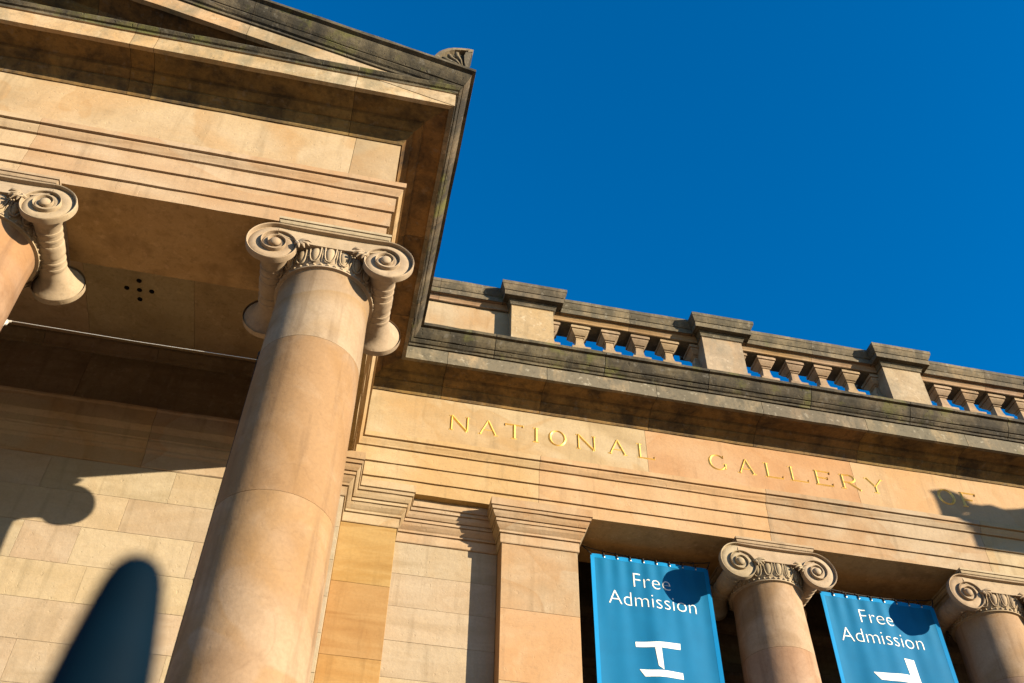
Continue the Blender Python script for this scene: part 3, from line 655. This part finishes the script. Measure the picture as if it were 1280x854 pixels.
def rad(z):
    for (z1, r1), (z2, r2) in zip(SH, SH[1:]):
        if z <= z1 and z >= z2: return r1+(r2-r1)*(z1-z)/(z1-z2)
    return SH[0][1]
def drum_mesh(zb, zt):
    n = 5; pr = [(rad(zb)-.002, zb+.0006)]+[(rad(zb+(zt-zb)*i/n), zb+.0026+(zt-zb-.0052)*i/n) for i in range(n+1)]+[(rad(zt)-.002, zt-.0006)]
    v, f = revolve(pr, 64); k = len(pr)
    f.append(tuple(i*k for i in range(64))); f.append(tuple(i*k+k-1 for i in range(64)))
    return v, f
DJ = [7.25, 6.345, 4.66, 2.95, 1.25, -.25]
rel = lambda vf: ([Vector((x, y, z-FLOOR)) for x, y, z in vf[0]], vf[1])
MES = {}
for k, vf in CM.items():
    v, f = rel(vf); MES[k] = mesh_from(k, v, f, 'stone_carved')
    MES[k].polygons.foreach_set('use_smooth', [True]*len(f)); MES[k].set_sharp_from_angle(angle=R(40 if k != 'abacus' else 20))
DM = []
for i in range(len(DJ)-1):
    v, f = rel(drum_mesh(DJ[i+1], DJ[i])); m_ = mesh_from('drum', v, f, 'stone_pink'); m_.polygons.foreach_set('use_smooth', [True]*len(f)); m_.set_sharp_from_angle(angle=R(40)); DM.append(m_)
bs = revolve([(.50, -.25), (.52, -.27), (.56, -.30), (.575, -.345), (.56, -.39), (.54, -.41), (.535, -.46), (.56, -.53), (.60, -.55), (.635, -.60), (.65, -.66), (.635, -.72), (.60, -.75), (.3, -.75)], 48)
v, f = rel(join(bs, boxg(-.66, .66, -.66, .66, -1.0, -.751))); MES['base'] = mesh_from('base', v, f, 'stone')
MES['base'].set_sharp_from_angle(angle=R(40))
def column(x, y, label, group):
    t = thing('ionic_column', label, 'column', (x, y, FLOOR+EYE), group)
    for m_ in DM: link('drum', m_, t)
    link('base', MES['base'], t)
    cp = link('abacus', MES['abacus'], t)
    link('volute', MES['volute_l'], t); link('volute', MES['volute_r'], t)
    link('scroll_band', MES['scroll_band'], t)
    e = link('echinus', MES['echinus'], t)
    for k in ('egg_and_dart', 'palmette'): link(k, MES[k], e)['kind'] = 'stuff'
    return t
column(COLX[0], COLY, 'large pinkish stone Ionic column at the portico corner, nearest the camera', 'portico columns')
column(COLX[1], COLY, 'Ionic portico column cut off by the left edge, only its right scrolls showing', 'portico columns')
column(COLX[2], COLY, 'third portico column, out of view to the left', 'portico columns')
column(COLX[3], COLY, 'fourth portico column, farthest out of view to the left', 'portico columns')
column(WCOLX[0], WCOLY, 'stone Ionic column standing between the two blue banners', 'wing columns')
column(WCOLX[1], WCOLY, 'stone Ionic column at the right edge, right of the second blue banner', 'wing columns')
for x, w_ in zip(COLX, ('nearest the wing', 'second from the wing', 'third from the wing', 'farthest from the wing')): column(2*(CX+.02)-x, COLY, 'column of the right-hand portico, '+w_+', out of view', 'columns of the far portico')

# ------------------------------------------------------------------ banners
def banner(x0, x1, yb, ztop, zbot, seed, label, shapes, tx, lines):
    rnd = random.Random(seed)
    t = thing('banner', label, 'banner', ((x0+x1)/2, yb, zbot+EYE), 'hanging banners')
    ph = [rnd.uniform(0, 6.28) for _ in range(4)]
    wd = x1-x0
    def fold(x, z):
        u = (x-x0)/wd; d = min(1, (ztop-z)/1.2); e = min(1, (ztop-z)/.12)
        return -(.016*e*(.25+.75*d)*math.sin(u*2*math.pi*1.7+ph[0]+.35*(ztop-z))+.008*d*math.sin(u*2*math.pi*3.6+ph[1]-.5*(ztop-z))
                 + .010*math.sin(u*2*math.pi*8+ph[2])*e*math.exp(-(ztop-z)*2.0)+.012*d*math.sin(u*math.pi))
    sw = lambda z: -.018*(ztop-z)
    nx, nz = 64, 90
    def sheet(ua, ub, za, zb, off, n1, n2):
        vs = []; fs = []
        for j in range(n2+1):
            z = za+(zb-za)*j/n2
            for i in range(n1+1):
                x = x0+wd*(ua+(ub-ua)*i/n1); zz = z+.005*math.sin((x-x0)/wd*math.pi*9)**2*(1 if j == 0 and za == ztop else 0)
                vs.append((x+sw(z)*(2*(x-x0)/wd-1)*.0, yb+fold(x, z)-off, zz))
        for j in range(n2):
            for i in range(n1): a = j*(n1+1)+i; fs.append((a, a+1, a+n1+2, a+n1+1))
        k = len(vs)
        vs += [(x, y+.003, z) for x, y, z in vs]
        fs += [tuple(q+k for q in f) for f in fs]
        return vs, fs
    hb = .045/wd*1.2
    cl = add('cloth', *sheet(hb, 1-hb, ztop-.055, zbot, 0, nx, nz), 'cloth', t, smooth=True)
    add('hem', *sheet(0, hb, ztop-.0, zbot, .0015, 3, nz), 'hem', t, smooth=True)
    add('hem', *sheet(1-hb, 1, ztop-.0, zbot, .0015, 3, nz), 'hem', t, smooth=True)
    add('hem', *sheet(hb, 1-hb, ztop, ztop-.055, .0015, nx, 3), 'hem', t, smooth=True)
    # printed words
    for txt, xa, xb, zb in lines:
        cu = bpy.data.curves.new('words', 'FONT'); cu.body = txt; cu.size = .3; cu.offset = -.0055; cu.resolution_u = 6
        tmp = bpy.data.objects.new('words', cu); COL.objects.link(tmp)
        dg = bpy.context.evaluated_depsgraph_get(); me = bpy.data.meshes.new_from_object(tmp.evaluated_get(dg))
        bpy.data.objects.remove(tmp)
        xs = [v.co.x for v in me.vertices]; mn, mxx = min(xs), max(xs); sc = (xb-xa)/(mxx-mn)
        bm = bmesh.new(); bm.from_mesh(me); bmesh.ops.triangulate(bm, faces=bm.faces[:])
        for _ in range(2):
            le = [e for e in bm.edges if e.calc_length()*sc > .04]
            if le: bmesh.ops.subdivide_edges(bm, edges=le, cuts=1); bmesh.ops.triangulate(bm, faces=bm.faces[:])
        bm.to_mesh(me); bm.free()
        V = []
        for v in me.vertices:
            x = xa+(v.co.x-mn)*sc; z = zb+v.co.y*sc*1.06
            V.append((x, yb+fold(x, z)-.004, z))
        add('print', V, [tuple(p.vertices) for p in me.polygons], 'print', t)
    for poly in shapes:
        bm = bmesh.new(); f = bm.faces.new([bm.verts.new((x, 0, z)) for x, z in poly]); bmesh.ops.triangulate(bm, faces=[f])
        for _ in range(4):
            le = [e for e in bm.edges if e.calc_length() > .07]
            if le: bmesh.ops.subdivide_edges(bm, edges=le, cuts=1); bmesh.ops.triangulate(bm, faces=bm.faces[:])
        bm.verts.index_update(); V = [(v.co.x, yb+fold(v.co.x, v.co.z)-.004, v.co.z) for v in bm.verts]; Fc = [tuple(v.index for v in q.verts) for q in bm.faces]; bm.free()
        add('print', V, Fc, 'print', t)
    # cord along the top, ties through the eyelets
    yc = yb+.06; zc = ztop+.15
    top = lambda u: (zc-.085*math.sin(math.pi*min(1, max(0, u)))**.7)
    add('cord', *tube([(x0-.09+(wd+.16)*i/16, yc, top(i/16)) for i in range(17)], .007), 'cord', t, smooth=True)
    add('tie', *tube([(x0-.09, yc, zc), (x0-.04, yb+.02, ztop+.07), (x0+.015, yb-.008, ztop-.02)], .008), 'cord', t)
    add('tie', *tube([(x1+.07, yc, zc), (x1+.03, yb+.02, ztop+.07), (x1-.015, yb-.008, ztop-.02)], .008), 'cord', t)
    for i in range(1, 9):
        u = i/9; x = x0+wd*u
        add('tie', *tube([(x+.01, yc, top(u)+.008), (x, yb+.03, ztop+.035), (x+.002, yb+fold(x, ztop)-.012, ztop+.012), (x+.006, yb+fold(x, ztop)-.012, ztop-.03)], .0085), 'cord', t)
        add('eyelet', *ellipsoid((x+.008, yb+fold(x, ztop)-.008, ztop-.036), (.012, .008, .012), 8, 6), 'steel', t)
    # lower tube that keeps the cloth stretched
    add('bottom_pole', *tube([(x0-.05, yb+.01, zbot+.02), (x1+.05, yb+.01, zbot+.02)], .02, 10), 'steel', t)
YB = 10.47
banner(3.140, 4.722, YB, 7.618, 2.2, 3, 'blue banner reading Free Admission between the pilaster and the first wing column',
       [[(3.650, 6.425), (4.215, 6.462), (4.208, 6.380), (3.652, 6.358)], [(3.882, 6.362), (3.962, 6.366), (3.968, 6.080), (3.905, 6.125)],
        [(3.675, 6.068), (4.205, 6.075), (4.208, 5.995), (3.735, 5.980)]], 0,
       [('Free', 3.690, 4.175, 7.195), ('Admission', 3.350, 4.490, 6.915)])
banner(6.255, 7.870, YB, 7.505, 2.2, 9, 'blue banner reading Free Admission between the two wing columns',
       [[(7.205, 6.655), (7.345, 6.65), (7.355, 6.43), (7.225, 6.43)], [(6.72, 6.405), (7.355, 6.43), (7.362, 6.315), (6.80, 6.31)]], 0,
       [('Free', 6.745, 7.205, 7.11), ('Admission', 6.420, 7.545, 6.815)])

# ------------------------------------------------------------------ wires
def zb(p): return Vector(p)
wy = COLY+.23
xl_, xr_ = COLX[1]+math.sqrt(rad(6.62)**2-.23**2), COLX[0]-math.sqrt(rad(6.62)**2-.23**2)
w = thing('tension_wire', 'thin pale wire strung between the two portico columns below the brown ceiling', 'wire', ((xl_+xr_)/2, wy, 6.62+EYE))
add('wire', *tube([(xl_+.01, wy, 6.626), ((xl_+xr_)/2, wy, 6.612), (xr_-.05, wy, 6.618)], .003), 'steel', w)
add('anchor', *join(tube([(xl_-.02, wy, 6.60), (xl_+.05, wy, 6.622)], [.018, .010], 8), ellipsoid((xl_+.012, wy, 6.60), (.020, .02, .034)), tube([(xl_+.01, wy-.01, 6.60), (xl_-.005, wy-.02, 6.45)], .008, 6)), 'steel', w)
add('anchor', *join(tube([(xr_+.02, wy, 6.60), (xr_-.05, wy, 6.618)], [.016, .010], 8), ellipsoid((xr_-.02, wy, 6.59), (.016, .02, .040))), 'cord', w)
w2 = thing('down_cable', 'thin dark cable running down the shaded left side of the corner column', 'cable', (COLX[0]-.5, COLY+.1, FLOOR+EYE))
pts = []
for i in range(20):
    z = 6.57-(6.57-FLOOR)*i/19; r = rad(max(z, -.24))+.022+(.0 if i else .01)
    pts.append((COLX[0]-r, COLY+.10, z))
add('cable', *tube(pts, .0045), 'cord', w2)
for k in (0, 6, 13): add('clamp', *ellipsoid((pts[k][0]+.008, pts[k][1], pts[k][2]), (.016, .016, .030)), 'cord', w2)

# ------------------------------------------------------------------ dark blue post top close to the camera
YP_ = .60
px, pz = -.2183*YP_+.004, .6407*YP_
post = thing('post', 'out of focus dark blue post with rounded top at the lower left', 'post', (px, YP_, GRD+EYE))
pp = [(.0003, 0), (.007, -.0012), (.0125, -.005), (.0165, -.011), (.0195, -.020), (.0218, -.032), (.0245, -.050), (.0275, -.070), (.030, -.092), (.034, -.13), (.037, -.17), (.038, -.20)]
add('finial', *revolve([(r, pz+h) for r, h in pp], 24, 'z', (px, YP_, 0)), 'navy', post, smooth=True)
add('shaft', *revolve([(.038, pz-.201), (.045, pz-.205), (.045, pz-.23), (.038, pz-.235), (.038, GRD+.1), (.06, GRD+.09), (.06, GRD+.001)], 24, 'z', (px, YP_, 0)), 'navy', post)
